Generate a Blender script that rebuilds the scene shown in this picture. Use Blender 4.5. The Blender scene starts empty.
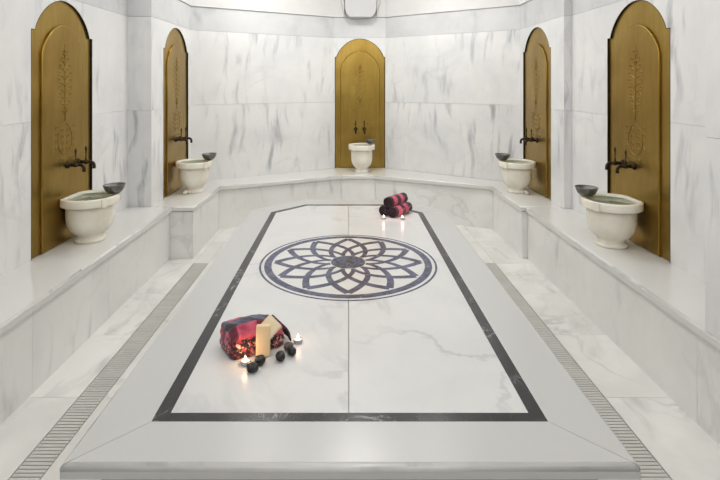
import bpy, bmesh, math, random
from mathutils import Vector, Matrix, noise
random.seed(7)
S = bpy.context.scene
COL = S.collection
PI = math.pi

# ------------------------------------------------------------------ colour / materials
def lin(r, g, b):
    f = lambda c: c/12.92 if c <= .04045 else ((c+.055)/1.055)**2.4
    return (f(r/255), f(g/255), f(b/255), 1)

class NT:
    def __init__(s, name):
        s.m = bpy.data.materials.new(name); s.m.use_nodes = True
        s.t = s.m.node_tree; s.b = s.t.nodes['Principled BSDF']
    def n(s, typ, **kw):
        nd = s.t.nodes.new(typ)
        for k, v in kw.items():
            if k.startswith('i_'):
                key = k[2:]
                key = int(key) if key.isdigit() else key.replace('_', ' ')
                if isinstance(v, bpy.types.NodeSocket): s.t.links.new(v, nd.inputs[key])
                else: nd.inputs[key].default_value = v
            else: setattr(nd, k, v)
        return nd
    def link(s, a, b): s.t.links.new(a, b)
    def uv(s): return s.n('ShaderNodeTexCoord').outputs['UV']
    def obj(s): return s.n('ShaderNodeTexCoord').outputs['Object']
    def mapping(s, v, rot=(0, 0, 0), sc=(1, 1, 1), loc=(0, 0, 0)):
        return s.n('ShaderNodeMapping', i_Vector=v, i_Rotation=rot, i_Scale=sc, i_Location=loc).outputs[0]
    def noise(s, v, scale=1, detail=3, rough=.5, dist=0):
        return s.n('ShaderNodeTexNoise', i_Vector=v, i_Scale=scale, i_Detail=detail, i_Roughness=rough, i_Distortion=dist).outputs['Fac']
    def ramp(s, f, a, b, x=0., y=1.):
        nd = s.n('ShaderNodeMapRange', i_Value=f, i_1=a, i_2=b, i_3=x, i_4=y); nd.interpolation_type = 'SMOOTHSTEP'
        return nd.outputs[0]
    def math(s, op, a, b=0.):
        nd = s.n('ShaderNodeMath', operation=op, i_0=a, i_1=b); return nd.outputs[0]
    def mix(s, f, a, b):
        nd = s.n('ShaderNodeMix', data_type='RGBA')
        for idx, v in ((0, f), (6, a), (7, b)):
            if isinstance(v, bpy.types.NodeSocket): s.t.links.new(v, nd.inputs[idx])
            else: nd.inputs[idx].default_value = v
        return nd.outputs[2]
    def set(s, **kw):
        for k, v in kw.items():
            key = k.replace('_', ' ')
            if isinstance(v, bpy.types.NodeSocket): s.t.links.new(v, s.b.inputs[key])
            else: s.b.inputs[key].default_value = v
        return s.m

def marble(name, base, base2, vein, rot=.3, sx=9., sy=1.5, lo=.6, hi=.74, amt=.7, fine=.25, rough=.22, seed=0., cloud=1.6):
    t = NT(name); uv = t.mapping(t.uv(), loc=(seed, seed*.37, 0))
    warp = t.n('ShaderNodeTexNoise', i_Vector=uv, i_Scale=1.3, i_Detail=2.).outputs['Color']
    w = t.n('ShaderNodeVectorMath', operation='MULTIPLY_ADD', i_0=warp, i_1=(.25, .25, 0), i_2=uv).outputs[0]
    st = t.noise(t.mapping(w, rot=(0, 0, rot), sc=(sx, sy, 1)), 1, 4, .55, .2)
    st = t.ramp(st, lo, hi)
    area = t.ramp(t.noise(uv, 1.1, 2, .5), .38, .6)
    m1 = t.math('MULTIPLY', st, area)
    cl = t.ramp(t.noise(uv, cloud, 5, .6, .4), .3, .75)
    vn = t.noise(w, 1.4, 5, .55, .6)
    vv = t.ramp(t.math('ABSOLUTE', t.math('SUBTRACT', vn, .5)), 0., .03, 1., 0.)
    vv = t.math('MULTIPLY', vv, t.ramp(t.noise(uv, .9, 2), .45, .7))
    c = t.mix(cl, base, base2)
    c = t.mix(t.math('MULTIPLY', m1, amt), c, vein)
    c = t.mix(t.math('MULTIPLY', vv, fine), c, vein)
    return t.set(Base_Color=c, Roughness=rough, Specular_IOR_Level=.5)

M = {}
M['wall'] = marble('wall_marble', lin(233, 233, 232), lin(219, 220, 221), lin(118, 124, 134), rot=.45, sx=10, sy=1.8, lo=.50, hi=.76, amt=.62, fine=.12, rough=.3)
M['wall_b'] = marble('wall_marble_dense', lin(232, 232, 231), lin(214, 216, 217), lin(112, 117, 126), rot=-.33, sx=11, sy=1.7, lo=.50, hi=.76, amt=.62, fine=.1, rough=.3, seed=5.3)
M['pier'] = marble('grey_pier_marble', lin(229, 229, 229), lin(214, 215, 216), lin(108, 113, 121), rot=-.25, sx=9, sy=1.3, lo=.5, hi=.72, amt=.7, fine=.15, rough=.3, seed=12.2)
M['band'] = marble('grey_band_marble', lin(214, 215, 216), lin(198, 200, 202), lin(130, 135, 142), rot=.9, sx=5, sy=2, lo=.5, hi=.76, amt=.4, fine=.15, rough=.3, seed=15.7)
M['bench'] = marble('bench_marble', lin(230, 229, 226), lin(212, 212, 209), lin(140, 142, 145), rot=.5, sx=5, sy=1.4, lo=.5, hi=.76, amt=.6, fine=.5, rough=.13, seed=2.1)
M['riser'] = marble('riser_marble', lin(240, 239, 236), lin(226, 226, 223), lin(150, 152, 155), rot=.4, sx=7, sy=1.6, lo=.52, hi=.78, amt=.55, fine=.2, rough=.3, seed=8.7)
M['slab'] = marble('slab_marble', lin(206, 206, 204), lin(190, 191, 190), lin(122, 125, 128), rot=.9, sx=6, sy=2.2, lo=.53, hi=.76, amt=.5, fine=.6, rough=.28, seed=3.3, cloud=2.6)
M['field'] = marble('field_marble', lin(212, 212, 211), lin(200, 201, 201), lin(146, 148, 152), rot=.9, sx=3, sy=1.0, lo=.56, hi=.8, amt=.5, fine=.55, rough=.28, seed=4.9)
M['floor'] = marble('floor_marble', lin(236, 235, 231), lin(216, 216, 212), lin(138, 139, 140), rot=1.2, sx=5, sy=1.5, lo=.52, hi=.76, amt=.6, fine=.45, rough=.25, seed=6.1)
M['basin'] = marble('basin_marble', lin(241, 237, 226), lin(228, 222, 205), lin(176, 162, 136), rot=.4, sx=7, sy=3, lo=.55, hi=.8, amt=.35, fine=.25, rough=.25, seed=1.2, cloud=6)
M['cream'] = marble('medallion_marble', lin(213, 213, 211), lin(202, 202, 200), lin(165, 163, 160), rot=.7, sx=8, sy=4, amt=.3, fine=.2, rough=.22, seed=4.4, cloud=5)
M['plaster'] = marble('vault_plaster', lin(222, 222, 221), lin(214, 214, 213), lin(200, 200, 198), amt=.1, fine=.05, rough=.6, seed=9.)

t = NT('grey_plaster'); M['grey'] = t.set(Base_Color=t.mix(t.noise(t.obj(), 6, 4), lin(204, 204, 204), lin(192, 193, 194)), Roughness=.6)
t = NT('black_inlay'); v = t.noise(t.obj(), 5, 5, .6, 1.5)
vv = t.ramp(t.math('ABSOLUTE', t.math('SUBTRACT', v, .5)), 0, .02, 1, 0)
vv = t.math('MULTIPLY', vv, t.ramp(t.noise(t.obj(), 3, 2), .48, .65))
c = t.mix(t.ramp(t.noise(t.obj(), 40, 3), .3, .7), lin(24, 25, 28), lin(46, 47, 50)); c = t.mix(t.math('MULTIPLY', vv, .6), c, lin(190, 190, 190))
M['black'] = t.set(Base_Color=c, Roughness=.22)
t = NT('blue_inlay'); c = t.mix(t.ramp(t.noise(t.obj(), 14, 4, .6), .35, .68), lin(50, 54, 80), lin(86, 89, 116))
c = t.mix(t.ramp(t.noise(t.obj(), 30, 3), .62, .75, 0, .5), c, lin(150, 150, 160)); M['blue'] = t.set(Base_Color=c, Roughness=.25)
t = NT('blue_disc'); c = t.mix(t.ramp(t.noise(t.obj(), 22, 5, .6, .8), .38, .62), lin(38, 48, 74), lin(82, 94, 122)); M['disc'] = t.set(Base_Color=c, Roughness=.22)
t = NT('drain_stone'); M['drain'] = t.set(Base_Color=t.mix(t.noise(t.obj(), 7, 5), lin(213, 212, 207), lin(188, 187, 182)), Roughness=.4)
t = NT('drain_channel'); M['channel'] = t.set(Base_Color=t.mix(t.noise(t.obj(), 9, 3), lin(96, 95, 92), lin(78, 77, 74)), Roughness=.7)
t = NT('joint_mortar'); M['mortar'] = t.set(Base_Color=t.mix(t.noise(t.obj(), 20, 3), lin(160, 158, 153), lin(140, 138, 134)), Roughness=.9)
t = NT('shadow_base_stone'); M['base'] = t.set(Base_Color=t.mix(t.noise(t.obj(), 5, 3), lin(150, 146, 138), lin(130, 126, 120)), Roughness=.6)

def bronze(name, a, b, c3, metal=.85, rough=.36, sc=1.):
    t = NT(name); o = t.obj()
    big = t.ramp(t.noise(o, 2.6*sc, 3, .5, .5), .25, .75)
    fine = t.ramp(t.noise(t.mapping(o, sc=(30, 30, 4)), 1, 3, .6), .35, .75)
    c = t.mix(big, a, b); c = t.mix(t.math('MULTIPLY', fine, .35), c, c3)
    r = t.ramp(t.noise(o, 3, 2), .2, .8, rough-.03, rough+.05)
    return t.set(Base_Color=c, Metallic=metal, Roughness=r)
M['bronze'] = bronze('aged_bronze', lin(172, 143, 74), lin(152, 124, 58), lin(134, 107, 50), .95, .3)
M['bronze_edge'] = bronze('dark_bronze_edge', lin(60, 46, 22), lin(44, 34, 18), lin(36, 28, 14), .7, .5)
M['bronze_relief'] = bronze('bronze_relief', lin(170, 143, 78), lin(132, 107, 50), lin(116, 92, 44), .9, .27)
M['tap'] = bronze('dark_tap_bronze', lin(70, 58, 42), lin(44, 37, 30), lin(30, 26, 22), .9, .3, 8)
M['tap_handle'] = bronze('tap_handle_brass', lin(112, 96, 64), lin(70, 58, 40), lin(44, 36, 26), .9, .35, 8)
t = NT('hammered_pewter'); vo = t.n('ShaderNodeTexVoronoi', i_Vector=t.obj(), i_Scale=85.)
bp = t.n('ShaderNodeBump', i_Height=vo.outputs['Distance'], i_Strength=.5, i_Distance=.004)
M['pewter'] = t.set(Base_Color=t.mix(t.noise(t.obj(), 30, 3), lin(150, 150, 149), lin(88, 88, 88)), Metallic=.8, Roughness=.42, Normal=bp.outputs[0])
t = NT('basin_water'); t.t.nodes.remove(t.b)
mx = t.n('ShaderNodeMixShader', i_0=t.math('ADD', t.math('MULTIPLY', t.math('POWER', t.n('ShaderNodeLayerWeight', i_Blend=.5).outputs['Facing'], 3.), .7), .02)); out = t.t.nodes['Material Output']
t.link(t.n('ShaderNodeBsdfTransparent', i_Color=lin(228, 234, 226)).outputs[0], mx.inputs[1]); t.link(t.n('ShaderNodeBsdfGlossy', i_Roughness=.03).outputs[0], mx.inputs[2]); t.link(mx.outputs[0], out.inputs[0])
M['water'] = t.m
t = NT('black_pebble'); M['pebble'] = t.set(Base_Color=t.mix(t.noise(t.obj(), 30, 4), lin(12, 11, 12), lin(24, 23, 23)), Roughness=.3)
t = NT('grey_pebble'); M['pebble_grey'] = t.set(Base_Color=t.mix(t.noise(t.obj(), 30, 4), lin(96, 90, 88), lin(70, 64, 62)), Roughness=.4)
t = NT('olive_soap'); M['soap'] = t.set(Base_Color=t.mix(t.noise(t.mapping(t.obj(), sc=(60, 60, 8)), 1, 4), lin(234, 212, 174), lin(216, 190, 148)), Roughness=.6)
t = NT('cream_soap'); M['soap2'] = t.set(Base_Color=t.mix(t.noise(t.obj(), 25, 4), lin(238, 222, 190), lin(224, 204, 168)), Roughness=.6)
t = NT('candle_wax'); M['wax'] = t.set(Base_Color=t.mix(t.noise(t.obj(), 30, 2), lin(246, 240, 230), lin(238, 228, 214)), Roughness=.4, Subsurface_Weight=.3, Subsurface_Radius=(.01, .006, .004))
t = NT('pink_wax'); M['pinkwax'] = t.set(Base_Color=t.mix(t.noise(t.obj(), 30, 2), lin(246, 190, 205), lin(238, 170, 190)), Roughness=.4, Subsurface_Weight=.3, Subsurface_Radius=(.01, .006, .004))
t = NT('tealight_tin'); M['tin'] = t.set(Base_Color=t.mix(t.noise(t.obj(), 60, 2), lin(215, 212, 208), lin(195, 192, 190)), Metallic=.9, Roughness=.3)
t = NT('wick'); M['wick'] = t.set(Base_Color=t.mix(t.noise(t.obj(), 90, 2), lin(40, 34, 30), lin(20, 18, 16)), Roughness=.9)
t = NT('flame'); M['flame'] = t.set(Base_Color=lin(255, 230, 190), Emission_Color=(1., .72, .42, 1), Emission_Strength=9.)

def woven(name):
    """UV: u along the towel length (m), v around the wrap (m)"""
    t = NT(name); uv = t.uv(); sep = t.n('ShaderNodeSeparateXYZ', i_Vector=uv); u, vv = sep.outputs[0], sep.outputs[1]
    red = t.mix(t.ramp(t.noise(uv, 24, 3), .3, .7), lin(208, 100, 126), lin(170, 60, 82))
    # jacquard zone: dark ground with cream and orange figures
    fig = t.ramp(t.noise(t.mapping(uv, sc=(62, 48, 1)), 1, 2, .5, 1.2), .56, .64)
    jac = t.mix(t.ramp(t.noise(uv, 40, 2), .5, .58), lin(38, 22, 32), lin(158, 52, 68))
    jac = t.mix(t.math('MULTIPLY', fig, .8), jac, lin(230, 180, 156))
    slate = t.mix(t.ramp(t.noise(uv, 18, 3), .35, .65), lin(84, 84, 108), lin(58, 56, 76))
    bar = t.ramp(t.math('SINE', t.math('ADD', t.math('MULTIPLY', u, 62.), t.math('MULTIPLY', vv, 40.))), .35, .6)
    slate = t.mix(bar, slate, lin(22, 18, 26))
    pinkbar = t.ramp(t.math('SINE', t.math('ADD', t.math('MULTIPLY', u, 48.), 1.)), .5, .75)
    pink = t.mix(pinkbar, red, lin(104, 40, 58))
    return t, u, vv, jac, slate, pink, red

t, u, vv, jac, slate, pink, red = woven('folded_towel_cloth')
c = t.mix(t.ramp(vv, .078, .088), jac, pink)
c = t.mix(t.ramp(vv, .146, .154), c, slate)
c = t.mix(t.ramp(vv, .255, .265), c, pink)
bp = t.n('ShaderNodeBump', i_Height=t.noise(t.mapping(t.uv(), sc=(320, 320, 1)), 1, 2), i_Strength=.3, i_Distance=.002)
M['towel'] = t.set(Base_Color=c, Roughness=.95, Normal=bp.outputs[0], Sheen_Weight=.2)

t, u, vv, jac, slate, pink, red = woven('rolled_towel_cloth')
e = t.math('MULTIPLY', t.math('ADD', t.math('SINE', t.math('MULTIPLY', u, 60.)), 0.), 1.)
c = t.mix(t.ramp(e, .1, .4), pink, lin(40, 16, 28))
c = t.mix(t.ramp(t.noise(t.uv(), 40, 2), .56, .66, 0, .7), c, lin(206, 112, 126))
ends = t.ramp(t.math('ABSOLUTE', t.math('SUBTRACT', u, .14)), .105, .115)
c = t.mix(ends, c, lin(32, 16, 26))
bp = t.n('ShaderNodeBump', i_Height=t.noise(t.mapping(t.uv(), sc=(320, 320, 1)), 1, 2), i_Strength=.3, i_Distance=.002)
M['roll'] = t.set(Base_Color=c, Roughness=.95, Normal=bp.outputs[0], Sheen_Weight=.2)
t = NT('fringe_yarn'); M['fringe'] = t.set(Base_Color=t.mix(t.noise(t.obj(), 50, 2), lin(30, 22, 28), lin(52, 36, 46)), Roughness=.95)
t = NT('lamp_glass'); M['lamp'] = t.set(Base_Color=lin(250, 248, 244), Emission_Color=(1., .97, .92, 1), Emission_Strength=6.)
t = NT('lamp_ring'); M['ring'] = t.set(Base_Color=t.mix(t.noise(t.obj(), 20, 2), lin(210, 208, 204), lin(190, 188, 184)), Metallic=.7, Roughness=.3)

# ------------------------------------------------------------------ mesh builder
class MB:
    def __init__(s): s.bm = bmesh.new(); s.uvl = s.bm.loops.layers.uv.new('UVMap')
    def boxuv(s, faces, flip=False):
        ox, oy = random.uniform(0, 40), random.uniform(0, 40); sg = -1 if flip else 1
        for f in faces:
            f.normal_update(); n = f.normal
            for l in f.loops:
                p = l.vert.co
                if abs(n.z) > .7: a, b = p.x, p.y
                else:
                    tx = Vector((-n.y, n.x, 0)).normalized() if n.xy.length > 1e-5 else Vector((1, 0, 0))
                    a, b = p.dot(tx), p.z
                l[s.uvl].uv = (sg*a+ox, b+oy)
    def prism(s, pts, frame, depth, bev=None, bw=.01, bs=3, flip=False, bottom=False):
        """pts: 2D outline; frame(x, y, d) -> 3D, d in [0, depth]; bev: side indices whose d=depth edge is rounded"""
        n = len(pts)
        lo = [s.bm.verts.new(frame(x, y, 0)) for x, y in pts]
        hi = [s.bm.verts.new(frame(x, y, depth)) for x, y in pts]
        fs = [s.bm.faces.new(hi), s.bm.faces.new(lo[::-1])]
        for i in range(n):
            j = (i+1) % n
            fs.append(s.bm.faces.new((lo[i], lo[j], hi[j], hi[i])))
        ed = []
        for i in (bev or []):
            j = (i+1) % n
            for a in ([hi, lo] if bottom else [hi]):
                e = s.bm.edges.get((a[i], a[j]))
                if e: ed.append(e)
        bmesh.ops.recalc_face_normals(s.bm, faces=fs)
        if ed:
            r = bmesh.ops.bevel(s.bm, geom=ed, offset=bw, segments=bs, affect='EDGES', profile=.5)
            fs = [f for f in fs if f.is_valid] + [f for f in r['faces'] if f.is_valid]
            fs = list(set(fs))
            for f in r['faces']: f.smooth = True
        s.boxuv(fs, flip)
    def hprism(s, pts, z0, z1, **k): s.prism(pts, lambda x, y, d: Vector((x, y, z0+d)), z1-z0, **k)
    def box(s, a, b, flip=False):
        s.hprism([(a[0], a[1]), (b[0], a[1]), (b[0], b[1]), (a[0], b[1])], a[2], b[2], flip=flip)
    def lathe(s, prof, seg=48, fn=None, scale=1.):
        rings = []
        for r, z in prof:
            rings.append([s.bm.verts.new((r*math.cos(2*PI*i/seg), r*math.sin(2*PI*i/seg), z)) for i in range(seg)] if r > 1e-6 else [s.bm.verts.new((0, 0, z))])
        fs = []
        for A, B, (ra, za), (rb, zb) in zip(rings, rings[1:], prof, prof[1:]):
            for i in range(seg):
                j = (i+1) % seg
                a, a2 = (A[i], A[j]) if len(A) > 1 else (A[0], A[0]); b, b2 = (B[i], B[j]) if len(B) > 1 else (B[0], B[0])
                vs = []
                for v in (a, a2, b2, b):
                    if v not in vs: vs.append(v)
                if len(vs) > 2:
                    f = s.bm.faces.new(vs); f.smooth = True; fs.append(f)
                    for l in f.loops:
                        k = rings[rings.index(A)].index(l.vert) if l.vert in A else B.index(l.vert)
                        if k == 0 and i == seg-1: k = seg
                        l[s.uvl].uv = (k/seg*1.1+random.random()*0, l.vert.co.z+.6*(l.vert.co.x**2+l.vert.co.y**2)**.5)
        if fn:
            for R in rings:
                for v in R: v.co = fn(v.co)
        bmesh.ops.recalc_face_normals(s.bm, faces=fs)
    def tube(s, pts, rad, seg=8, cap=True):
        pts = [Vector(p) for p in pts]; n = len(pts)
        rad = rad if isinstance(rad, (list, tuple)) else [rad]*n
        rings = []; up = None
        for i in range(n):
            d = (pts[min(i+1, n-1)]-pts[max(i-1, 0)]).normalized()
            if up is None: up = d.orthogonal().normalized()
            up = (up-d*up.dot(d)); up = up.normalized() if up.length > 1e-5 else d.orthogonal().normalized()
            w = d.cross(up)
            rings.append([s.bm.verts.new(pts[i]+(up*math.cos(2*PI*k/seg)+w*math.sin(2*PI*k/seg))*rad[i]) for k in range(seg)])
        fs = []
        for i in range(n-1):
            for k in range(seg):
                f = s.bm.faces.new((rings[i][k], rings[i][(k+1) % seg], rings[i+1][(k+1) % seg], rings[i+1][k])); f.smooth = True; fs.append(f)
        if cap:
            fs.append(s.bm.faces.new(rings[0][::-1])); fs.append(s.bm.faces.new(rings[-1]))
        bmesh.ops.recalc_face_normals(s.bm, faces=fs)
        s.boxuv(fs)
    def blob(s, c, r, seed=0, rough=.06, sub=3):
        d = bmesh.ops.create_icosphere(s.bm, subdivisions=sub, radius=1)
        for v in d['verts']:
            k = 1+rough*noise.noise(v.co*1.6+Vector((seed*7.1, seed*3.3, 0)))*2
            v.co = Vector((v.co.x*r[0]*k, v.co.y*r[1]*k, v.co.z*r[2]*k))+Vector(c)
        for f in {f for v in d['verts'] for f in v.link_faces}: f.smooth = True
    def grid(s, P, uvf, closed_u=False, closed_v=False):
        n, m = len(P), len(P[0]); V = [[s.bm.verts.new(p) for p in row] for row in P]
        fs = []
        for i in range(n if closed_u else n-1):
            for j in range(m if closed_v else m-1):
                i2, j2 = (i+1) % n, (j+1) % m
                f = s.bm.faces.new((V[i][j], V[i2][j], V[i2][j2], V[i][j2])); f.smooth = True; fs.append(f)
                for l, (a, b) in zip(f.loops, ((i, j), (i+1, j), (i+1, j+1), (i, j+1))): l[s.uvl].uv = uvf(a, b)
        return V, fs
    def move(s, d):
        d = Vector(d)
        for v in s.bm.verts: v.co += d
        return s
    def xf(s, m):
        s.bm.transform(m); return s
    def build(s, name, mat, parent=None, bevel=0, loc=None):
        me = bpy.data.meshes.new(name); s.bm.normal_update(); s.bm.to_mesh(me); s.bm.free()
        me.materials.append(mat); o = bpy.data.objects.new(name, me); COL.objects.link(o)
        if parent: o.parent = parent
        if loc: o.location = loc
        if bevel:
            b = o.modifiers.new('Bevel', 'BEVEL'); b.width = bevel; b.segments = 2; b.limit_method = 'ANGLE'; b.angle_limit = math.radians(40)
        return o

def tag(o, label, cat, group=None):
    o['label'] = label; o['category'] = cat
    if group: o['group'] = group
    return o
def thing(name, label, cat, loc=(0, 0, 0), rz=0., group=None):
    o = bpy.data.objects.new(name, None); COL.objects.link(o); o.empty_display_size = .1
    o.location = loc; o.rotation_euler = (0, 0, rz)
    return tag(o, label, cat, group)
def struct(o): o['kind'] = 'structure'; return o
def copy_tree(src, loc=None, rz=None, label=None, parent=None, group=None):
    c = src.copy(); COL.objects.link(c)
    if parent: c.parent = parent
    if loc is not None: c.location = loc
    if rz is not None: c.rotation_euler = (0, 0, rz)
    if label: c['label'] = label
    if group: c['group'] = group
    for ch in list(src.children): copy_tree(ch, parent=c)
    return c

# ------------------------------------------------------------------ layout (metres; y = away from the camera)
BT = .48            # bench top
ZJ1, ZJ2, ZC, ZCEIL = 1.36, 2.215, 2.485, 3.25
Y0 = -1.2
G = .0010           # half joint

# ------------------------------------------------------------------ panel outline
def arch(w, base, sp, apex, sh, n=22):
    """2D outline of an arched plate centred on x=0, counter-clockwise from bottom left"""
    h = w/2; a = h-sh
    left = [(-h, base), (-h, sp)]
    arc = []
    for i in range(n+1):
        th = PI*(.5-.5*math.cos(PI*i/n)) if n > 30 else PI*i/n                       # from left to right
        x = -a*math.cos(th); z = math.sin(th)
        arc.append((x, sp + (apex-sp)*z**1.45 if z > 1e-6 else sp))
    pts = left+arc+[(h, sp), (h, base)]
    out = []
    for p in pts:
        if not out or (abs(p[0]-out[-1][0])+abs(p[1]-out[-1][1])) > 1e-6: out.append(p)
    return out[::-1]     # bottom right ... -> counter-clockwise order not essential

def make_wall(name, p, q, mat, z0, panel=None, flips=(0, 0, 0), vjoints=(), convex=(False, False), zc=ZC, joints=True):
    """wall from p to q (plan points, room on the right-hand side of p->q); panel=(distance of its centre from p, w, sp, apex, sh)"""
    p, q = Vector(p), Vector(q); d = (q-p); L = d.length; d = d/L
    nrm = Vector((d.y, -d.x))             # towards the room
    def fr(x, z, dep):
        if convex[0] and x < .001: x += .07-dep          # mitred at outside corners
        if convex[1] and x > L-.001: x -= .07-dep
        v = p+d*x+nrm*(dep-.07); return Vector((v.x, v.y, z))
    mb = MB()
    rows = [z0, ZJ1, ZJ2, zc] if joints else [z0, zc]
    for k, (a, b) in enumerate(zip(rows, rows[1:])):
        xs = [0]+[v for v in vjoints]+[L]
        if panel and k < 2:
            c, w, sp, ap, sh = panel; h = w/2
            if k == 0:
                segs = [[(0, a), (c-h, a), (c-h, b-G), (0, b-G)], [(c+h, a), (L, a), (L, b-G), (c+h, b-G)]]
            else:
                o = [(c+x, z) for x, z in arch(w, a, sp, ap, sh)]          # from bottom right round to bottom left
                mid = len(o)//2
                right = [(c, b-G), (c, ap)]+[pt for pt in o[:mid+1] if pt[0] > c+1e-4][::-1]+[(L, a+G), (L, b-G)]
                left = [(c, b-G), (0, b-G), (0, a+G)]+[pt for pt in o[::-1] if pt[0] < c-1e-4]+[(c, ap)]
                segs = [left, right]
            for sg in segs:
                mb.prism(sg, fr, .07, flip=bool(flips[k]))
        else:
            for x0, x1 in zip(xs, xs[1:]):
                before = set(mb.bm.faces)
                mb.prism([(x0+(G if x0 > 0 else 0), a+(G if k else 0)), (x1-(G if x1 < L else 0), a+(G if k else 0)), (x1-(G if x1 < L else 0), b-(G if k < 2 else 0)), (x0+(G if x0 > 0 else 0), b-(G if k < 2 else 0))], fr, .07, flip=bool(flips[k]))
                if k == 2:
                    for f in set(mb.bm.faces)-before: f.material_index = 1
    # backing behind the joints, then the plastered vault zone that oversails the marble a little
    o = struct(mb.build(name, mat)); o.data.materials.append(M['band'])
    mb = MB()
    if L > .5:
        mb.prism([(.15, z0), (L-.15, z0), (L-.15, zc), (.15, zc)], lambda x, z, dep: fr(x, z, dep-.05), .045)
        bo = struct(mb.build(name+'_backing', M['mortar'])); bo.parent = o
    return o, fr, L

def vault(name, p, q, convex, z0=ZC+.004):
    p, q = Vector(p), Vector(q); d = (q-p); L = d.length; d = d/L; nrm = Vector((d.y, -d.x))
    mb = MB()
    def fr(x, z, dep):
        if convex[0] and x < .001: x += .07-dep
        if convex[1] and x > L-.001: x -= .07-dep
        v = p+d*x+nrm*(dep-.07); return Vector((v.x, v.y, z))
    mb.prism([(0, z0), (L, z0), (L, ZCEIL), (0, ZCEIL)], fr, .085)
    return struct(mb.build(name, M['plaster']))

W = [(-1.625, Y0), (-1.625, 2.22), (-2.005, 2.22), (-2.005, 4.444), (-1.79, 4.444), (-1.79, 5.557), (-.184, 6.5),
     (.503, 6.5), (1.94, 5.504), (1.94, 4.383), (2.01, 4.383), (2.01, 2.22), (1.625, 2.22), (1.625, Y0)]
PF = dict(w=.742, sp=1.952, ap=2.185, sh=.04)
PB = dict(w=.672, sp=1.962, ap=2.205, sh=.022)
def P(c, d): return (c, d['w'], d['sp'], d['ap'], d['sh'])
panels = {}    # name -> wall frame + centre
spec = [
    ('wall_left_near', 0, 1, 'wall', BT, None),
    ('wall_left_return', 1, 2, 'wall', BT, None),
    ('wall_left', 2, 3, 'wall', BT, P(3.457-2.22, PF)),
    ('wall_left_pier', 3, 4, 'pier', BT, None),
    ('wall_left_far', 4, 5, 'wall', BT, P(5.10-4.444, PF)),
    ('wall_far_left', 5, 6, 'wall', BT, None),
    ('wall_far', 6, 7, 'wall', BT, P(.344, PB)),
    ('wall_far_right', 7, 8, 'wall_b', BT, None),
    ('wall_right_far', 8, 9, 'wall_b', BT, P(5.504-5.035, PF)),
    ('wall_right_pier', 9, 10, 'pier', BT, None),
    ('wall_right', 10, 11, 'wall', BT, P(4.383-3.413, PF)),
    ('wall_right_return', 11, 12, 'wall', BT, None),
    ('wall_right_near', 12, 13, 'wall', BT, None),
    ('wall_near', 13, 0, 'wall', 0., None),
]
for i, (nm, a, b, mt, z0, pn) in enumerate(spec):
    fl = {'wall_far_left': (1, 0, 0), 'wall_far_right': (0, 1, 0)}.get(nm, (i % 2, (i//2) % 2, 0))
    CX = {1, 4, 9, 12}
    o, fr, L = make_wall(nm, W[a], W[b], M[mt], z0, pn, fl, convex=(a in CX, b in CX))
    vault(nm.replace('wall_', 'wall_upper_'), W[a], W[b], (a in CX, b in CX))
    if pn: panels[nm] = (fr, pn)

# ------------------------------------------------------------------ ceiling (plain, above the frame) with round lights
mb = MB(); mb.hprism([(-2.3, Y0-.1), (2.3, Y0-.1), (2.3, 6.8), (-2.3, 6.8)], ZCEIL, ZCEIL+.08)
struct(mb.build('ceiling', M['plaster']))
lamps = [(.1, 4.9), (-.95, 5.35), (.95, 5.3), (0, 3.1), (-1.15, 1.9), (1.15, 1.9), (0, .5)]
wh = ['above the far end of the platform', 'over the far left corner of the bath', 'over the far right corner of the bath', 'above the middle of the platform',
      'above the near left drain', 'above the near right drain', 'nearest the entrance']
LP = [20, 6, 4, 4.5, 2.5, 2.5, 4]
lamp0 = None
for (x, y), w_, e in zip(lamps, wh, LP):
    if lamp0 is None:
        lamp0 = thing('ceiling_light', 'round white recessed ceiling light '+w_, 'light', (x, y, ZCEIL), 0, 'recessed ceiling lights')
        mb = MB(); mb.lathe([(.19, 0), (.215, -.004), (.215, -.014), (.19, -.018), (.185, -.01), (.185, 0)], 32); mb.build('rim', M['ring'], lamp0)
        mb = MB(); mb.lathe([(0, -.006), (.186, -.006), (.186, -.001), (0, -.001)], 32); mb.build('diffuser', M['lamp'], lamp0)
    else: copy_tree(lamp0, (x, y, ZCEIL), 0, 'round white recessed ceiling light '+w_)
    ld = bpy.data.lights.new('ceiling_lamp', 'AREA'); ld.shape = 'DISK'; ld.size = .36; ld.energy = e; ld.color = (1., .985, .965)
    lo = bpy.data.objects.new('ceiling_lamp', ld); COL.objects.link(lo); lo.location = (x, y, ZCEIL-.022)
# unseen fill strips high up, added to brighten the bench fronts and walls
for x, y, rz, ln, e, lab in ((-1.975, 3.1, PI/2, 1.9, 9.5, 'long white wall light high on the left wall'), (1.98, 3.1, -PI/2, 1.9, 9.5, 'long white wall light high on the right wall'), (0, Y0+.03, PI, 2.4, 14, 'long white wall light high on the wall behind the camera')):
    th = thing('wall_light', lab, 'light', (x, y, 2.78), rz)
    mb = MB(); mb.box((-ln/2, -.03, -.07), (ln/2, -.002, .07)); mb.build('housing', M['ring'], th)
    mb = MB(); mb.box((-ln/2+.01, -.034, -.06), (ln/2-.01, -.0302, .06)); mb.build('diffuser', M['lamp'], th)
    ld = bpy.data.lights.new('wall_lamp', 'AREA'); ld.shape = 'RECTANGLE'; ld.size = ln-.02; ld.size_y = .12; ld.energy = e; ld.color = (1., .985, .965)
    lo = bpy.data.objects.new('wall_lamp', ld); COL.objects.link(lo)
    lo.matrix_world = Matrix.Translation((x, y, 2.78)) @ Matrix.Rotation(rz, 4, 'Z') @ Matrix.Translation((0, -.037, 0)) @ Matrix.Rotation(-PI/2, 4, 'X')

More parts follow.
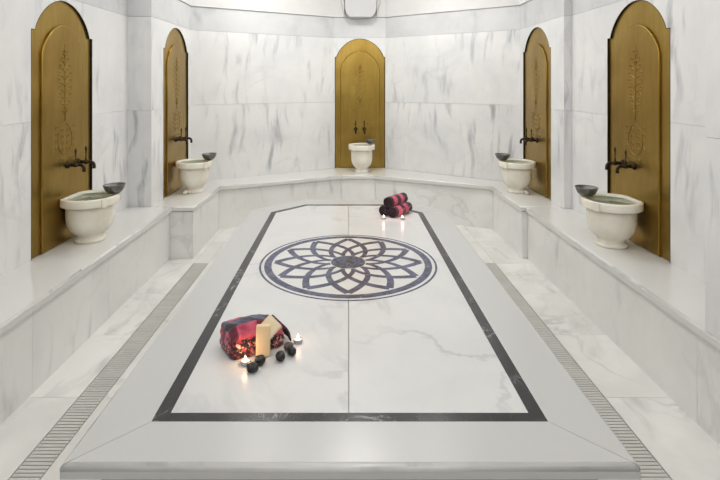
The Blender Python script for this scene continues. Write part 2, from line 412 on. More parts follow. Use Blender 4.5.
# ------------------------------------------------------------------ floor
mb = MB()
XL0, XL1, XR1, XR0 = -1.376, -1.245, 1.18, 1.312
mb.box((-1.75, Y0, -.08), (1.75, 6.1, -.045))
ys = [Y0]+[2.49+.62*k for k in range(-5, 5)]+[6.05]
DR0, DR1 = 1.0, 4.35
for y0, y1 in zip(ys, ys[1:]):
    for xa, xb in ((-1.75, XL0), (XL0, XL1), (XL1, -.6), (-.6, 0), (0, .6), (.6, XR1), (XR1, XR0), (XR0, 1.75)):
        ya, yb = y0, y1
        if xa in (XL0, XR1):
            if DR0 <= ya and yb <= DR1: continue
            if ya < DR1 < yb: ya = DR1
            elif ya < DR0 < yb: yb = DR0
        mb.box((xa+G, ya+G, -.05), (xb-G, yb-G, 0), flip=random.random() < .5)
fl = struct(mb.build('floor', M['floor']))
mb = MB(); mb.box((-1.75, Y0, -.02), (XL0-.002, 6.05, -.006)); mb.box((XR0+.002, Y0, -.02), (1.75, 6.05, -.006)); mb.box((XL1+.002, Y0, -.02), (XR1-.002, 6.05, -.006))
fb = struct(mb.build('floor_joints', M['mortar'])); fb.parent = fl

def drain(xa, xb, label):
    cx = (xa+xb)/2; th = thing('floor_drain', label, 'drain', (cx, (DR0+DR1)/2, 0), 0, 'slotted floor drains'); h = (xb-xa)/2; l = (DR1-DR0)/2
    mb = MB(); mb.box((-h+.002, -l+.004, -.045), (h-.002, l-.004, -.022)); mb.build('channel', M['channel'], th)
    mb = MB(); y = -l+.006
    while y < l-.016:
        mb.box((-h+.004, y, -.022), (h-.004, y+.0152, -.001)); y += .0205
    mb.build('slotted_grate', M['drain'], th)
drain(XL0, XL1, 'long slotted stone floor drain along the left side of the platform')
drain(XR1, XR0, 'long slotted stone floor drain along the right side of the platform')

# ------------------------------------------------------------------ benches
def riser(mb, x0, x1, cuts, side):
    for a, b in zip(cuts, cuts[1:]): mb.box((x0, a+G, 0), (x1, b-G, .430), flip=random.random() < .5)
def bench_thing(label, loc): return thing('marble_bench', label, 'bench', loc)
b = bench_thing('long white marble bench along the left wall, under the front left basin', (-1.8, 2.2, 0)); off = (1.8, -2.2, 0)
mb = MB(); riser(mb, -2.0, -1.63, [Y0, .29, 1.5, 2.52, 3.33, 4.468], -1); mb.move(off).build('bench_front', M['riser'], b)
mb = MB()
for a, c in ((Y0, 1.1), (1.1, 2.95), (2.95, 4.443)):
    mb.hprism([(-2.045, a+G/2), (-1.605, a+G/2), (-1.605, c-G/2), (-2.045, c-G/2)], .438, BT, bev=[1], bw=.012)
mb.hprism([(-1.78, 4.4435), (-1.605, 4.4435), (-1.605, 4.457), (-1.78, 4.457)], .438, BT-.0005)
mb.move(off).build('bench_top', M['bench'], b)
b = bench_thing('long white marble bench along the right wall, under the front right basin', (1.8, 2.2, 0)); off = (-1.8, -2.2, 0)
mb = MB(); riser(mb, 1.645, 2.005, [Y0, 1.09, 2.30, 3.51, 4.468], 1); mb.move(off).build('bench_front', M['riser'], b)
mb = MB()
for a, c in ((Y0, .9), (.9, 2.7), (2.7, 4.382)):
    mb.hprism([(1.622, a+G/2), (2.05, a+G/2), (2.05, c-G/2), (1.622, c-G/2)], .438, BT, bev=[3], bw=.012)
mb.hprism([(1.622, 4.3825), (1.935, 4.3825), (1.935, 4.455), (1.622, 4.455)], .438, BT, bev=[3], bw=.012)
mb.move(off).build('bench_top', M['bench'], b)
b = bench_thing('angled white marble bench round the far end, under the three far basins', (.126, 5.6, 0)); off = (-.126, -5.6, 0)
mb = MB()
def hp(pts, z0, z1, **k): mb.hprism(pts, z0, z1, **k)
hp([(-1.785, 4.47), (-1.42, 4.47), (-1.42, 5.36), (-1.785, 5.54)], 0, .430)
hp([(-1.785, 5.55), (-1.42+.001, 5.365), (-.085, 5.995), (-.185, 6.49)], 0, .430)
hp([(-.182, 6.49), (-.082, 5.996), (.332, 5.996), (.5, 6.49)], 0, .430)
hp([(.503, 6.49), (.335, 5.995), (1.595, 5.37), (1.935, 5.5)], 0, .430)
hp([(1.597, 5.365), (1.597, 4.47), (1.935, 4.47), (1.935, 5.49)], 0, .430)
mb.move(off).build('bench_front', M['riser'], b)
mb = MB()
hp([(-1.82, 4.4585), (-1.40, 4.4585), (-1.40, 5.34), (-1.82, 5.568)], .438, BT, bev=[0, 1], bw=.012)
hp([(-1.80, 5.554), (-1.40, 5.343), (-.08, 5.972), (-.185, 6.495)], .438, BT, bev=[1], bw=.012)
hp([(-.184, 6.545), (-.182, 6.495), (-.078, 5.972), (.328, 5.972), (.5, 6.495), (.502, 6.545)], .438, BT, bev=[2], bw=.012)
hp([(.503, 6.495), (.33, 5.972), (1.575, 5.352), (1.936, 5.5)], .438, BT, bev=[1], bw=.012)
hp([(1.575, 5.349), (1.575, 4.4565), (1.98, 4.4565), (1.98, 5.515)], .438, BT, bev=[0, 1], bw=.012)
mb.move(off).build('bench_top', M['bench'], b)

# ------------------------------------------------------------------ heated platform
PT = .38
pf = thing('marble_platform', 'large white marble platform in the middle of the floor with black border and blue medallion', 'platform', (0, 3.3, 0)); off = (0, -3.3, 0)
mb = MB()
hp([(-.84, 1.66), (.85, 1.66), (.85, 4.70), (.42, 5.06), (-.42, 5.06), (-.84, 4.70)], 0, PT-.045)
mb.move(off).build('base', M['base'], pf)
OUT = [(-.921, 1.558), (.935, 1.558), (.935, 4.735), (.48, 5.155), (-.48, 5.155), (-.937, 4.735)]
INB = [(-.711, 1.764), (.723, 1.764), (.709, 4.63), (.415, 4.94), (-.429, 4.94), (-.731, 4.645)]
INI = [(-.657, 1.810), (.669, 1.810), (.659, 4.605), (.395, 4.895), (-.409, 4.895), (-.681, 4.62)]
mb = MB()
def lerp(a, c, k): return (a[0]+(c[0]-a[0])*k, a[1]+(c[1]-a[1])*k)
for i in range(6):
    j = (i+1) % 6; e = .0016
    o1, o2, i1, i2 = OUT[i], OUT[j], INB[i], INB[j]
    L = math.dist(o1, o2); k = e/L
    mb.hprism([lerp(o1, o2, k), lerp(o1, o2, 1-k), lerp(i1, i2, 1-k), lerp(i1, i2, k)], PT-.043, PT, bev=[0], bw=.018 if i == 0 else .01, bs=4)
# inner field: two columns, two rows
mbf = MB()
def clip(poly, ax, lim, keep_less):
    out = []
    for a, c in zip(poly, poly[1:]+poly[:1]):
        ia = (a[ax] <= lim) == keep_less; ic = (c[ax] <= lim) == keep_less
        if ia: out.append(a)
        if ia != ic: out.append(lerp(a, c, (lim-a[ax])/(c[ax]-a[ax])))
    return out
for kx in (True, False):
    for ky in (True, False):
        q = clip(clip(INB, 0, .003-(.0016 if kx else -.0016), kx), 1, 3.343-(.0008 if ky else -.0008), ky)
        mbf.hprism(q, PT-.043, PT)
mb.hprism([lerp(p_, (0, 3.3), .05) for p_ in OUT], PT-.052, PT-.0432)
mb.move(off).build('top_slab', M['slab'], pf)
mbf.move(off).build('centre_field', M['field'], pf)
mb = MB()
for i in range(6):
    j = (i+1) % 6
    mb.hprism([INB[i], INB[j], INI[j], INI[i]], PT-.001, PT+.0006)
mb.move(off).build('inlay_border', M['black'], pf)
# medallion
MC = (.001, 3.343)
def ring(mb, r0, r1, z0, z1, n=96):
    mb.lathe([(r0, z0), (r1, z0), (r1, z1), (r0, z1), (r0, z0)], n)
    for f in mb.bm.faces: f.smooth = False
mb = MB(); mb.lathe([(0, -.001), (.566, -.001), (.566, .0005), (0, .0005)], 96); mb.xf(Matrix.Translation((MC[0], MC[1]-3.3, PT)))
for f in mb.bm.faces: f.smooth = False
for f in mb.bm.faces:
    for l in f.loops: l[mb.uvl].uv = (l.vert.co.x, l.vert.co.y)
med = mb.build('medallion', M['cream'], pf)
def medpart(name, mb, mat):
    mb.xf(Matrix.Translation((MC[0], MC[1]-3.3, PT))); return mb.build(name, mat, med)
mb = MB(); ring(mb, .587, .601, -.001, .0007); medpart('outer_ring', mb, M['blue'])
mb = MB(); ring(mb, .519, .567, -.001, .0011); medpart('inner_ring', mb, M['blue'])
mb = MB(); mb.lathe([(0, 0), (.118, 0), (.118, .0018), (0, .0018)], 64)
for f in mb.bm.faces: f.smooth = False
medpart('centre_disc', mb, M['disc'])
mb = MB(); RT, RI, A = .495, .125, math.radians(47)
for k in range(12):
    for sg in (-1, 1):
        base = PI/2+k*PI/6; pts = []
        N = 22
        for i in range(N+1):
            u = i/N; r = RT-(RT-RI)*u
            th = base+sg*A*u**1.07
            pts.append(Vector((r*math.cos(th), r*math.sin(th), 0)))
        vs = []
        for i in range(N+1):
            d = (pts[min(i+1, N)]-pts[max(i-1, 0)]).normalized(); n_ = Vector((-d.y, d.x, 0))
            wd = (.0235-.0095*(i/N))
            vs.append((pts[i]+n_*wd, pts[i]-n_*wd))
        z1 = .0007+.00003*(k*2+(sg > 0))
        T = [[mb.bm.verts.new((p_.x, p_.y, z1)) for p_ in pr] for pr in vs]; B = [[mb.bm.verts.new((p_.x, p_.y, 0)) for p_ in pr] for pr in vs]
        for i in range(N):
            mb.bm.faces.new((T[i][0], T[i][1], T[i+1][1], T[i+1][0]))
            for s_ in (0, 1): mb.bm.faces.new((T[i][s_], T[i+1][s_], B[i+1][s_], B[i][s_]))
bmesh.ops.recalc_face_normals(mb.bm, faces=mb.bm.faces[:])
medpart('petal_star', mb, M['blue'])

# ------------------------------------------------------------------ bronze panels (local: x across, -y towards the room, z up from the bench)
def make_panel(label, w, sp, ap, sh, fw, loc, rz):
    th = thing('bronze_panel', label, 'wall panel', loc, rz, 'arched bronze wall panels')
    o = [(x, z) for x, z in arch(w-.008, 0.004, sp-BT, ap-BT-.004, sh)]
    isp = 1.80-BT; iap = ap-.17-BT; wi = w-2*fw
    i_ = [(x, z) for x, z in arch(wi, fw*.0+.004, isp, iap, .0)]
    # frame: strip between the two outlines (resampled by arc position)
    def resample(poly, n=80):
        L = [0]
        for a, c in zip(poly, poly[1:]): L.append(L[-1]+math.dist(a, c))
        out = []; k = 0
        for q in range(n+1):
            s_ = L[-1]*q/n
            while k < len(L)-2 and L[k+1] < s_: k += 1
            out.append(lerp(poly[k], poly[k+1], 0 if L[k+1] == L[k] else (s_-L[k])/(L[k+1]-L[k])))
        return out
    # outlines split in left leg / arch / right leg so corners stay put
    def split(poly, s_):
        h = [n for n, p_ in enumerate(poly) if abs(p_[1]-s_) < 1e-6]
        return poly[:h[0]+1], poly[h[0]:h[-1]+1], poly[h[-1]:]
    O = split(o, sp-BT); I = split(i_, isp)
    ro, ri = [], []
    for a, c, n in zip(O, I, (12, 60, 12)):
        ro += resample(a, n)[(1 if ro else 0):]; ri += resample(c, n)[(1 if ri else 0):]
    # keep true corners of the outer shoulder
    mb = MB(); n = len(ro); yf, yr, yb = -.004, -.003, .006
    rows = [[Vector((x, yb, z)) for x, z in ro], [Vector((x, yf+.003, z)) for x, z in ro], [Vector((x*(1-.006/(w/2)), yf, z-.0*z)) for x, z in ro],
            [Vector((x, yf, z)) for x, z in [lerp(b_, a_, .09) for a_, b_ in zip(ro, ri)]], [Vector((x, yr, z)) for x, z in ri]]
    V, fs = mb.grid(rows, lambda a_, b_: (a_*.1, b_*.1))
    for f in fs: f.smooth = False
    bmesh.ops.recalc_face_normals(mb.bm, faces=fs)
    mb.build('frame', M['bronze'], th)
    mb = MB(); mb.prism(i_, lambda x, z, d: Vector((x, .006-d, z)), .024, bev=range(len(i_)), bw=.006, bs=3); mb.build('raised_field', M['bronze'], th)
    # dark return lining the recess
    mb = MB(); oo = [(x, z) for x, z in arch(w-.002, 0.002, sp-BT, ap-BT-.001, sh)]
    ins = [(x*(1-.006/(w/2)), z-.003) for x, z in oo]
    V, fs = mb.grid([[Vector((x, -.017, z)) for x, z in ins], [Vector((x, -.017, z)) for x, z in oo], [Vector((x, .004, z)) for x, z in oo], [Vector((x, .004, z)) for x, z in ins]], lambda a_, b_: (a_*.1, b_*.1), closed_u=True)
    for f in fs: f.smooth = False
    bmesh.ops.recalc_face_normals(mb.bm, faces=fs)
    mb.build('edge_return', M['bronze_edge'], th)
    # engraved ornament: tree of scrolling leaves over a lower cartouche
    mb = MB(); y = -.0182
    def cur(pts, r=.0030): mb.tube([(a_, y, b_) for a_, b_ in pts], r, 5)
    def curl(x, z, r, s_, turn=1.6):
        cur([(x+s_*r*(1-q/13)*math.cos(q*turn*PI/12)-s_*r, z+r*(1-q/13)*math.sin(q*turn*PI/12)) for q in range(12)], .0027)
    cur([(0, .86), (0, 1.40)])
    for k in range(9):
        z = .90+k*.05; ln = .085*math.sin(PI*(k+1.6)/10.8)
        for s_ in (-1, 1):
            cur([(s_*ln*math.sin(u*1.6), z+.05*u+.012*math.sin(u*5)) for u in [q/8 for q in range(9)]])
            curl(s_*ln, z+.045, .017, s_); curl(s_*ln*.55, z+.02, .013, s_, 1.9)
    for s_ in (-1, 1):
        cur([(s_*.085*math.sin(a_), .73-.11*math.cos(a_)) for a_ in [q*PI/16 for q in range(17)]])
        for k in range(4):
            z = .655+k*.046; curl(s_*.05, z, .02, s_, 2.); curl(s_*.085, z+.02, .016, -s_, 1.8)
    for k in range(7): curl(-.09+k*.03, .585+.008*(k % 2), .013, 1 if k % 2 else -1, 1.9)
    mb.build('engraved_ornament', M['bronze_relief'], th)
    return th

# ------------------------------------------------------------------ taps (local: -y towards the room, z=0 at the outlet body)
def make_tap(label, loc, rz):
    th = thing('water_tap', label, 'tap', loc, rz, 'bronze wall taps')
    mb = MB(); R = Matrix.Rotation(PI/2, 4, 'X')
    mb.lathe([(0, 0), (.026, 0), (.026, .008), (.017, .013), (.0135, .018), (.012, .042), (.016, .048), (.018, .058), (.016, .068), (.012, .074), (.0115, .086), (0, .09)], 18); mb.xf(R)
    mb.build('tap_body', M['tap'], th)
    mb = MB(); mb.tube([(0, -.082, 0), (0, -.100, -.002), (0, -.113, -.010), (0, -.118, -.024), (0, -.118, -.040), (0, -.118, -.048)], [.0115, .0118, .0118, .0115, .012, .013], 12)
    mb.build('spout', M['tap'], th)
    mb = MB(); mb.lathe([(0, .008), (.008, .008), (.008, .022), (.0055, .03), (.0042, .045), (.0045, .075), (.0065, .086), (.0085, .096), (.0075, .108), (.003, .118), (0, .122)], 14); mb.move((0, -.058, 0))
    mb.tube([(-.014, -.058, .07), (.014, -.058, .07)], .0035, 8)
    mb.build('handle', M['tap_handle'], th)
    return th

# ------------------------------------------------------------------ basins (local: +y to the wall)
BH = .32
def make_basin(label, loc, rz, flat, group, outlet=0, rs=1., hs=1.):
    th = thing('marble_basin', label, 'basin', loc, rz, group)
    def fn(lim, rin=None):
        def f(co):
            k = lim if rin is None or co.xy.length > rin else lim-.034
            c = Vector((co.x*rs, co.y*rs, co.z*hs)); c.y = min(c.y, k); return c
        return f
    mb = MB(); mb.lathe([(0, .001), (.100, .001), (.1035, .004), (.1035, .020), (.098, .027), (.088, .032), (.085, .042), (.092, .052), (.118, .070), (.141, .098), (.1525, .130), (.157, .165), (.158, .210), (.158, .262), (.150, .263), (.148, .16), (.10, .10), (0, .09)], 72, fn(flat-.010, .1515))
    mb.build('bowl', M['basin'], th)
    mb = MB(); mb.lathe([(.150, .2615), (.158, .2615), (.186, .2615), (.1935, .267), (.1945, .272), (.1945, .314), (.1915, .3205), (.170, .3205), (.164, .317), (.160, .30), (.150, .2615)], 72, fn(flat, .171))
    for a_ in (-2.2, -.95):          # small upright lugs carved on the rim
        c = Vector((math.cos(a_), math.sin(a_), 0)); tx = Vector((-c.y, c.x, 0))
        mb.prism([(-.017, .262*hs), (.017, .262*hs), (.020, .319*hs), (-.020, .319*hs)], lambda x, z, d, c=c, tx=tx: c*(rs*.190+d)+tx*x+Vector((0, 0, z)), .012)
    mb.build('rim', M['basin'], th)
    mb = MB(); mb.lathe([(0, .304), (.1605, .304), (.158, .298), (0, .298)], 48, fn(flat-.036)); mb.build('water', M['water'], th)
    if outlet:
        mb = MB(); mb.tube([(outlet*.060, .05, .022), (outlet*.105, .052, .021), (outlet*.135, .053, .019), (outlet*.150, .053, .017)], [.016, .018, .017, .012], 14)
        mb.build('drain_outlet', M['basin'], th)
    return th

def make_bowl(label, loc, rz, tilt):
    th = thing('metal_bowl', label, 'bowl', loc, rz, 'metal bathing bowls'); th.rotation_euler = (tilt[0], tilt[1], rz)
    mb = MB(); mb.lathe([(0, 0), (.026, 0), (.042, .006), (.059, .022), (.069, .042), (.0745, .060), (.0755, .064), (.073, .065), (.067, .050), (.056, .028), (.04, .012), (0, .007)], 48)
    mb.build('shell', M['pewter'], th)
    mb = MB(); n = 40; mb.tube([(.0748*math.cos(2*PI*q/n), .0748*math.sin(2*PI*q/n), .064) for q in range(n+1)], .0022, 8, cap=False); mb.build('lip', M['pewter'], th)
    return th

def wall_place(nm):
    fr, pn = panels[nm]; c = fr(pn[0], BT, .05); q = fr(pn[0]+.1, BT, .05); d = (q-c)
    return c, math.atan2(d.y, d.x)+PI      # local x runs right-to-left seen from the room; -y faces the room

info = {
    'wall_left': ('front left', 'on the near left wall', 'the ornate one beside a light grey marble pier'),
    'wall_left_far': ('far left', 'on the left wall near the far corner', ''),
    'wall_far': ('centre', 'on the far end wall', ''),
    'wall_right_far': ('far right', 'on the right wall near the far corner', ''),
    'wall_right': ('front right', 'on the near right wall', ''),
}
for nm in info:
    fr, pn = panels[nm]; c, rz = wall_place(nm); side, where, _ = info[nm]
    # frame(): x along p->q with the room to the right, so the panel's own x axis must run the other way for -y to face the room
    fw = .115 if nm != 'wall_far' else .075
    d = Vector((math.cos(rz), math.sin(rz), 0)); nr = Vector((d.y, -d.x, 0))
    room = (fr(pn[0], BT, 1)-fr(pn[0], BT, 0)).normalized()
    if nr.dot(room) < 0: rz += PI
    d = Vector((math.cos(rz), math.sin(rz), 0)); room = Vector((d.y, -d.x, 0))
    face = fr(pn[0], BT, .07)
    plate = face-room*.018
    make_panel({'wall_left': 'tall arched bronze panel behind the front left basin, nearest on the left', 'wall_left_far': 'narrow-looking arched bronze panel behind the far left basin',
                'wall_far': 'arched bronze panel facing the camera in the middle of the far end', 'wall_right_far': 'narrow-looking arched bronze panel behind the far right basin',
                'wall_right': 'tall arched bronze panel behind the front right basin, nearest on the right'}[nm], pn[1], pn[2], pn[3], pn[4], fw, plate, rz)
    zt = 1.022 if nm != 'wall_far' else 1.0
    cy = {'wall_left': .02, 'wall_right': -.02}.get(nm, 0.)
    for s_, word in ((-1, 'left'), (1, 'right')):
        pos = plate+room*.0185+d*(s_*(.069 if nm != 'wall_far' else .058))
        if nm in ('wall_left', 'wall_right'): pos = pos+Vector((0, .10 if nm == 'wall_left' else .085, 0))
        if nm in ('wall_left_far', 'wall_right_far'): pos = pos+Vector((0, .04, 0))
        pos.z = zt
        make_tap('dark bronze wall tap, %s one of the pair above the %s basin' % (word, side), pos, rz)

# basins with their bowls
basins = [
    ('front left', (-1.853, 3.51), PI/2, .150, 0, 1, 1, (.147, .055)),
    ('far left', (-1.600, 5.075), PI/2, .186, -1, .95, 1.0, (.140, .065)),
    ('centre', (.174, 6.21), 0, .17, 0, .86, 1.1, (.112, .060)),
    ('far right', (1.755, 5.07), -PI/2, .180, 1, .95, 1.0, (-.137, .045)),
    ('front right', (1.834, 3.40), -PI/2, .172, 0, 1, 1, (-.135, .080)),
]
blab = {'front left': 'cream marble basin on the left bench before the nearest left bronze panel',
        'far left': 'cream marble basin on the raised corner of the bench at the far left',
        'centre': 'small tall-looking marble basin on the far end bench before the central bronze panel',
        'far right': 'cream marble basin on the bench at the far right corner',
        'front right': 'cream marble basin on the right bench before the nearest right bronze panel'}
wlab = {'front left': 'dark grey metal bowl tipped on the rim of the front left basin',
        'far left': 'dark grey metal bowl on the rim of the far left basin',
        'centre': 'small pale grey metal bowl on the rim of the central far basin',
        'far right': 'dark grey metal bowl on the left rim of the far right basin',
        'front right': 'dark grey metal bowl on the left rim of the front right basin'}
for side, (x, y), rz, flat, ol, rs, hs, bo in basins:
    make_basin(blab[side], (x, y, BT), rz, flat, 'marble wash basins', ol, rs, hs)
    b = make_bowl(wlab[side], (x+bo[0], y+bo[1], BT+.3205*hs+.001), 0, (0, -.03 if x < 0 else .02))
    if side == 'centre': b.scale = (.85, .85, .8)

# ------------------------------------------------------------------ grey corbel over the central panel
cb = thing('corbel', 'plain grey tapering block above the central bronze panel', 'corbel', (.165, 6.487, 2.47))
mb = MB(); mb.prism([(-.14, 0), (.14, 0), (.185, .045), (.205, .12), (.205, .6), (-.205, .6), (-.205, .12), (-.185, .045)], lambda x, z, d: Vector((x, -.0-d, z)), .16)
mb.build('block', M['grey'], cb, bevel=.006)
for s_ in (-1, 1):
    mb = MB(); mb.prism([(s_*.212, .03), (s_*.25, .2), (s_*.29, .5), (s_*.30, .6), (s_*.212, .6)], lambda x, z, d: Vector((x, -d, z)), .07); mb.build('shoulder', M['plaster'], cb, bevel=.01)

# ------------------------------------------------------------------ things on the platform
# folded towel
ang = math.atan2(.138, .21)
tw = thing('folded_towel', 'folded red and slate patterned towel with dark fringe, near the platform front', 'towel', (-.447, 2.285, PT), ang)
def towel_mesh():
    mb = MB(); L, D = .26, .175
    prof = []
    def seg(p0, p1, n): prof.extend([lerp(p0, p1, k/n) for k in range(n)])
    # cross-section in (y, z): front bottom -> front top -> back top -> back bottom, softly bulged
    seg((-.088, .0), (-.092, .055), 5); seg((-.092, .055), (-.078, .115), 6); seg((-.078, .115), (-.055, .134), 4)
    seg((-.055, .134), (.045, .122), 10); seg((.045, .122), (.080, .098), 4); seg((.080, .098), (.088, .04), 6); seg((.088, .04), (.084, 0), 4); prof.append((.084, 0))
    seg((.084, 0), (-.088, 0), 8); prof = prof[:]
    Ls = [0]
    for a, c in zip(prof, prof[1:]): Ls.append(Ls[-1]+math.dist(a, c))
    nu = 34; rows = []
    for i in range(nu+1):
        u = i/nu; x = -L/2+L*u
        end = min(1, u/.08, (1-u)/.10); rd = math.sqrt(max(0, 1-(1-end)**2)); row = []
        sag = 1-.38*max(0, (u-.55)/.45)**1.4
        for (y, z) in prof:
            k = .74+.26*rd
            p = Vector((x, y*k, max(0, z*sag*(.80+.20*rd))))
            nz = noise.noise(Vector((x*14, y*16, z*18)))*.010+noise.noise(Vector((x*42, y*42, z*50+3)))*.004
            fold = .005*math.sin(z*150+x*8)*(1 if u < .5 else .6)
            dirn = Vector((0, y, z-.06)).normalized()
            p += dirn*(nz+fold)
            if p.z < 0 or z == 0: p.z = .001
            row.append(p)
        rows.append(row)
    V, fs = mb.grid(rows, lambda a, b: (a/nu*L, Ls[min(b, len(Ls)-1)]), closed_v=True)
    for R, u_ in ((V[0], 0), (V[-1], L)):
        c = mb.bm.verts.new(sum((v.co for v in R), Vector())/len(R)+Vector((-.012 if u_ == 0 else .008, 0, 0)))
        for a, b_ in zip(R, R[1:]+R[:1]):
            f = mb.bm.faces.new((a, b_, c)); f.smooth = True; fs.append(f)
            for l in f.loops: l[mb.uvl].uv = (u_+l.vert.co.y*.6, .03+l.vert.co.z)
    bmesh.ops.recalc_face_normals(mb.bm, faces=fs)
    return mb
towel_mesh().build('cloth', M['towel'], tw)
mb = MB()                                             # folded layers showing at the left end
for z0, z1, dy in ((.004, .048, .066), (.05, .095, .062)):
    P_ = []
    for i in range(9):
        a = PI*i/8
        P_.append([Vector((-.118-.018*math.sin(a)+noise.noise(Vector((q*.7, i*.5, z0*40)))*.003, -dy+2*dy*q/14, (z0+z1)/2-(z1-z0)/2*math.cos(a))) for q in range(15)])
    V, fs = mb.grid(P_, lambda a, b: (a*.01, .04+b*.008))
    bmesh.ops.recalc_face_normals(mb.bm, faces=fs)
o = mb.build('fold_edge', M['towel'], tw); s_ = o.modifiers.new('Solidify', 'SOLIDIFY'); s_.thickness = .004
mb = MB()
for k in range(9):
    y = -.075+.15*k/8; a = random.uniform(-.3, .3)
    mb.tube([(.118, y, .075-.008*abs(k-4)/4), (.136, y+.004*a, .068), (.150+.006*a, y+.012*a, .046), (.156+.010*a, y+.02*a, .022), (.162+.014*a, y+.028*a, .009)], [.008, .0075, .007, .007, .004], 8)
mb.build('fringe', M['fringe'], tw)

def soap(name, label, mat, size, loc, rot, bev=.006):
    mb = MB(); a, b_, c = size; mb.box((-a/2, -b_/2, 0), (a/2, b_/2, c)); o = mb.build(name, mat, None, bevel=bev)
    o.modifiers['Bevel'].segments = 3
    o.location = loc; o.rotation_euler = rot
    return tag(o, label, 'soap')
soap('soap_bar', 'upright tan bar leaning against the folded towel', M['soap'], (.063, .028, .132), (-.381, 2.186, PT+.0035), (-.10, 0, .03))
sb = soap('soap_block', 'cream square block tilted on its corner behind the upright tan bar', M['soap2'], (.076, .076, .026), (0, 0, 0), (0, 0, 0))
sb.matrix_world = Matrix.Translation((-.357, 2.232, PT+.106)) @ Matrix.Rotation(.1, 4, 'Z') @ Matrix.Rotation(.95, 4, 'X') @ Matrix.Rotation(PI/4, 4, 'Z')

pebs = [('black pebble nearest the camera, left of the other black pebbles', (-.406, 2.07), (.026, .024, .020), 'pebble'),
        ('black pebble right at the foot of the upright tan bar', (-.383, 2.122), (.025, .023, .021), 'pebble'),
        ('black oval pebble, left one of the touching group right of the tan bar', (-.300, 2.158), (.028, .022, .018), 'pebble'),
        ('black pebble, rightmost of the group right of the tan bar', (-.253, 2.195), (.022, .019, .020), 'pebble'),
        ('dull grey pebble behind the black pebbles right of the tan bar', (-.272, 2.235), (.023, .018, .020), 'pebble_grey')]
for k, (lab, (x, y), r, mt) in enumerate(pebs):
    mb = MB(); mb.blob((0, 0, 0), r, k+1, .08); o = mb.build('pebble', M[mt]); o.location = (x, y, PT+r[2]*.94); o.rotation_euler = (0, 0, k*.9)
    tag(o, lab, 'pebble', 'massage pebbles')

def tealight(label, loc, wax, e, col):
    th = thing('tealight', label, 'candle', (loc[0], loc[1], PT+.0003), 0, 'lit tealights')
    mb = MB(); mb.lathe([(0, 0), (.0185, 0), (.020, .002), (.0205, .017), (.0215, .018), (.0205, .0185), (.0195, .017), (.019, .003), (0, .002)], 32); mb.build('cup', M['tin'], th)
    mb = MB(); mb.lathe([(0, .0025), (.0188, .0035), (.0188, .0135), (.015, .0145), (0, .014)], 32); mb.build('wax', wax, th)
    mb = MB(); mb.tube([(0, 0, .0138), (.0006, 0, .019), (.0012, 0, .023)], .0009, 6); mb.build('wick', M['wick'], th)
    mb = MB(); mb.lathe([(0, .017), (.003, .019), (.0045, .0225), (.004, .028), (.002, .034), (.0007, .038), (0, .040)], 16); f = mb.build('flame', M['flame'], th)
    ld = bpy.data.lights.new('flame_light', 'POINT'); ld.energy = e; ld.color = col; ld.shadow_soft_size = .008
    lo = bpy.data.objects.new('flame_light', ld); COL.objects.link(lo); lo.location = (loc[0], loc[1], PT+.055)
tealight('lit tealight burning close against the front of the folded towel', (-.447, 2.125), M['wax'], .16, (1, .6, .32))
tealight('lit tealight standing alone right of the folded towel', (-.236, 2.305), M['wax'], .08, (1, .62, .42))
tealight('lit pink tealight left in front of the rolled towels', (.322, 4.41), M['pinkwax'], .12, (1, .5, .52))
tealight('lit pink tealight right in front of the rolled towels', (.490, 4.395), M['pinkwax'], .12, (1, .5, .52))

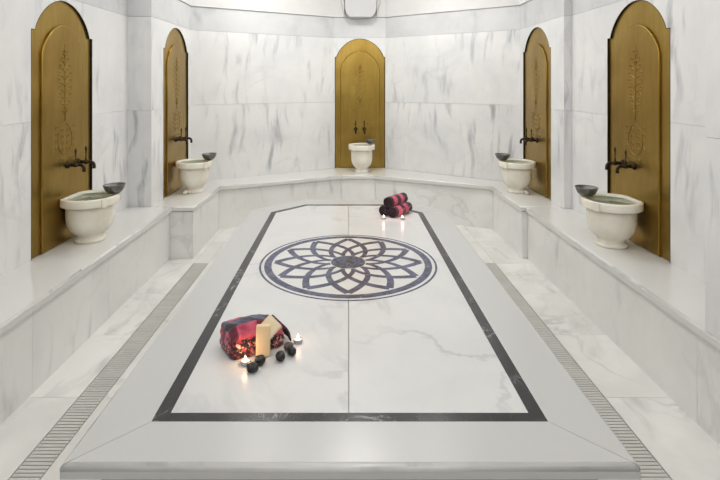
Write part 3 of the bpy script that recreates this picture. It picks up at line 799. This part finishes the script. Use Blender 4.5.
# rolled towels
def roll_mesh(R=.047, L=.28):
    mb = MB(); prof = []; n = 90; turns = 3.2
    # closed spiral-topped roll: outer skin plus spiral groove on the ends
    nu = 18; seg = 36; rows = []
    for i in range(nu+1):
        u = i/nu; x = -L/2+L*u; rows.append([])
        for k in range(seg):
            a = 2*PI*k/seg; r = R*(1+.035*noise.noise(Vector((x*18, math.cos(a)*2, math.sin(a)*2))))+.002*math.sin(a*.5+x*10)
            e = min(1, (u+.02)/.06, (1-u+.02)/.06); r *= .86+.14*math.sqrt(max(0, 1-(1-e)**2))
            rows[-1].append(Vector((x, r*math.cos(a), r*math.sin(a))))
    V, fs = mb.grid(rows, lambda a, b: (a/nu*L, b/seg*.3), closed_v=True)
    for R_, sg in ((V[0], -1), (V[-1], 1)):
        prev = R_; rr = [.80, .74, .60, .54, .38, .32, .14]; dp = [0, -.006, .002, -.006, .003, -.006, .002]
        for q, dd in zip(rr, dp):
            cur = [mb.bm.verts.new(Vector((v.co.x+sg*dd, v.co.y*q/.86, v.co.z*q/.86))) for v in R_]
            for a in range(seg):
                b_ = (a+1) % seg; f = mb.bm.faces.new((prev[a], prev[b_], cur[b_], cur[a])); f.smooth = True; fs.append(f)
                for l in f.loops: l[mb.uvl].uv = (0 if sg < 0 else L, q*.1)
            prev = cur
        f = mb.bm.faces.new(prev); fs.append(f)
        for l in f.loops: l[mb.uvl].uv = (0 if sg < 0 else L, 0)
    bmesh.ops.recalc_face_normals(mb.bm, faces=fs)
    return mb
d = Vector((.207, .255, 0)).normalized(); n_ = Vector((-d.y, d.x, 0)); ra = math.atan2(d.y, d.x)
near = Vector((.400, 4.445, 0))
r0 = roll_mesh().build('rolled_towel', M['roll']); RR = .047
for k, (off_, z, lab) in enumerate(((0, RR, 'rolled red and black towel, front one of the bottom two'), (.099, RR, 'rolled red and black towel, rear one of the bottom two'), (.0495, RR+.0835, 'rolled red and black towel resting on top of two others'))):
    o = r0 if k == 0 else r0.copy()
    if k: COL.objects.link(o)
    c = near+d*(.14)+n_*off_; o.location = (c.x, c.y, PT+z+.0005); o.rotation_euler = (k*PI/2, 0, ra)
    tag(o, lab, 'towel', 'rolled towels at the platform far end')

# ------------------------------------------------------------------ world, camera, view
w = bpy.data.worlds.new('World'); S.world = w; w.use_nodes = True
w.node_tree.nodes['Background'].inputs[0].default_value = (.9, .95, 1, 1); w.node_tree.nodes['Background'].inputs[1].default_value = .02
cd = bpy.data.cameras.new('Camera'); cd.sensor_width = 36; cd.lens = 488/720*36; cd.shift_x = 12/720; cd.shift_y = -156/720; cd.clip_start = .05
cam = bpy.data.objects.new('Camera', cd); COL.objects.link(cam); cam.location = (0, 0, 1.6); cam.rotation_euler = (PI/2, 0, 0); S.camera = cam
S.view_settings.view_transform = 'Standard'; S.view_settings.look = 'None'; S.view_settings.gamma = 1.; S.view_settings.use_curve_mapping = False
S.view_settings.exposure = .24
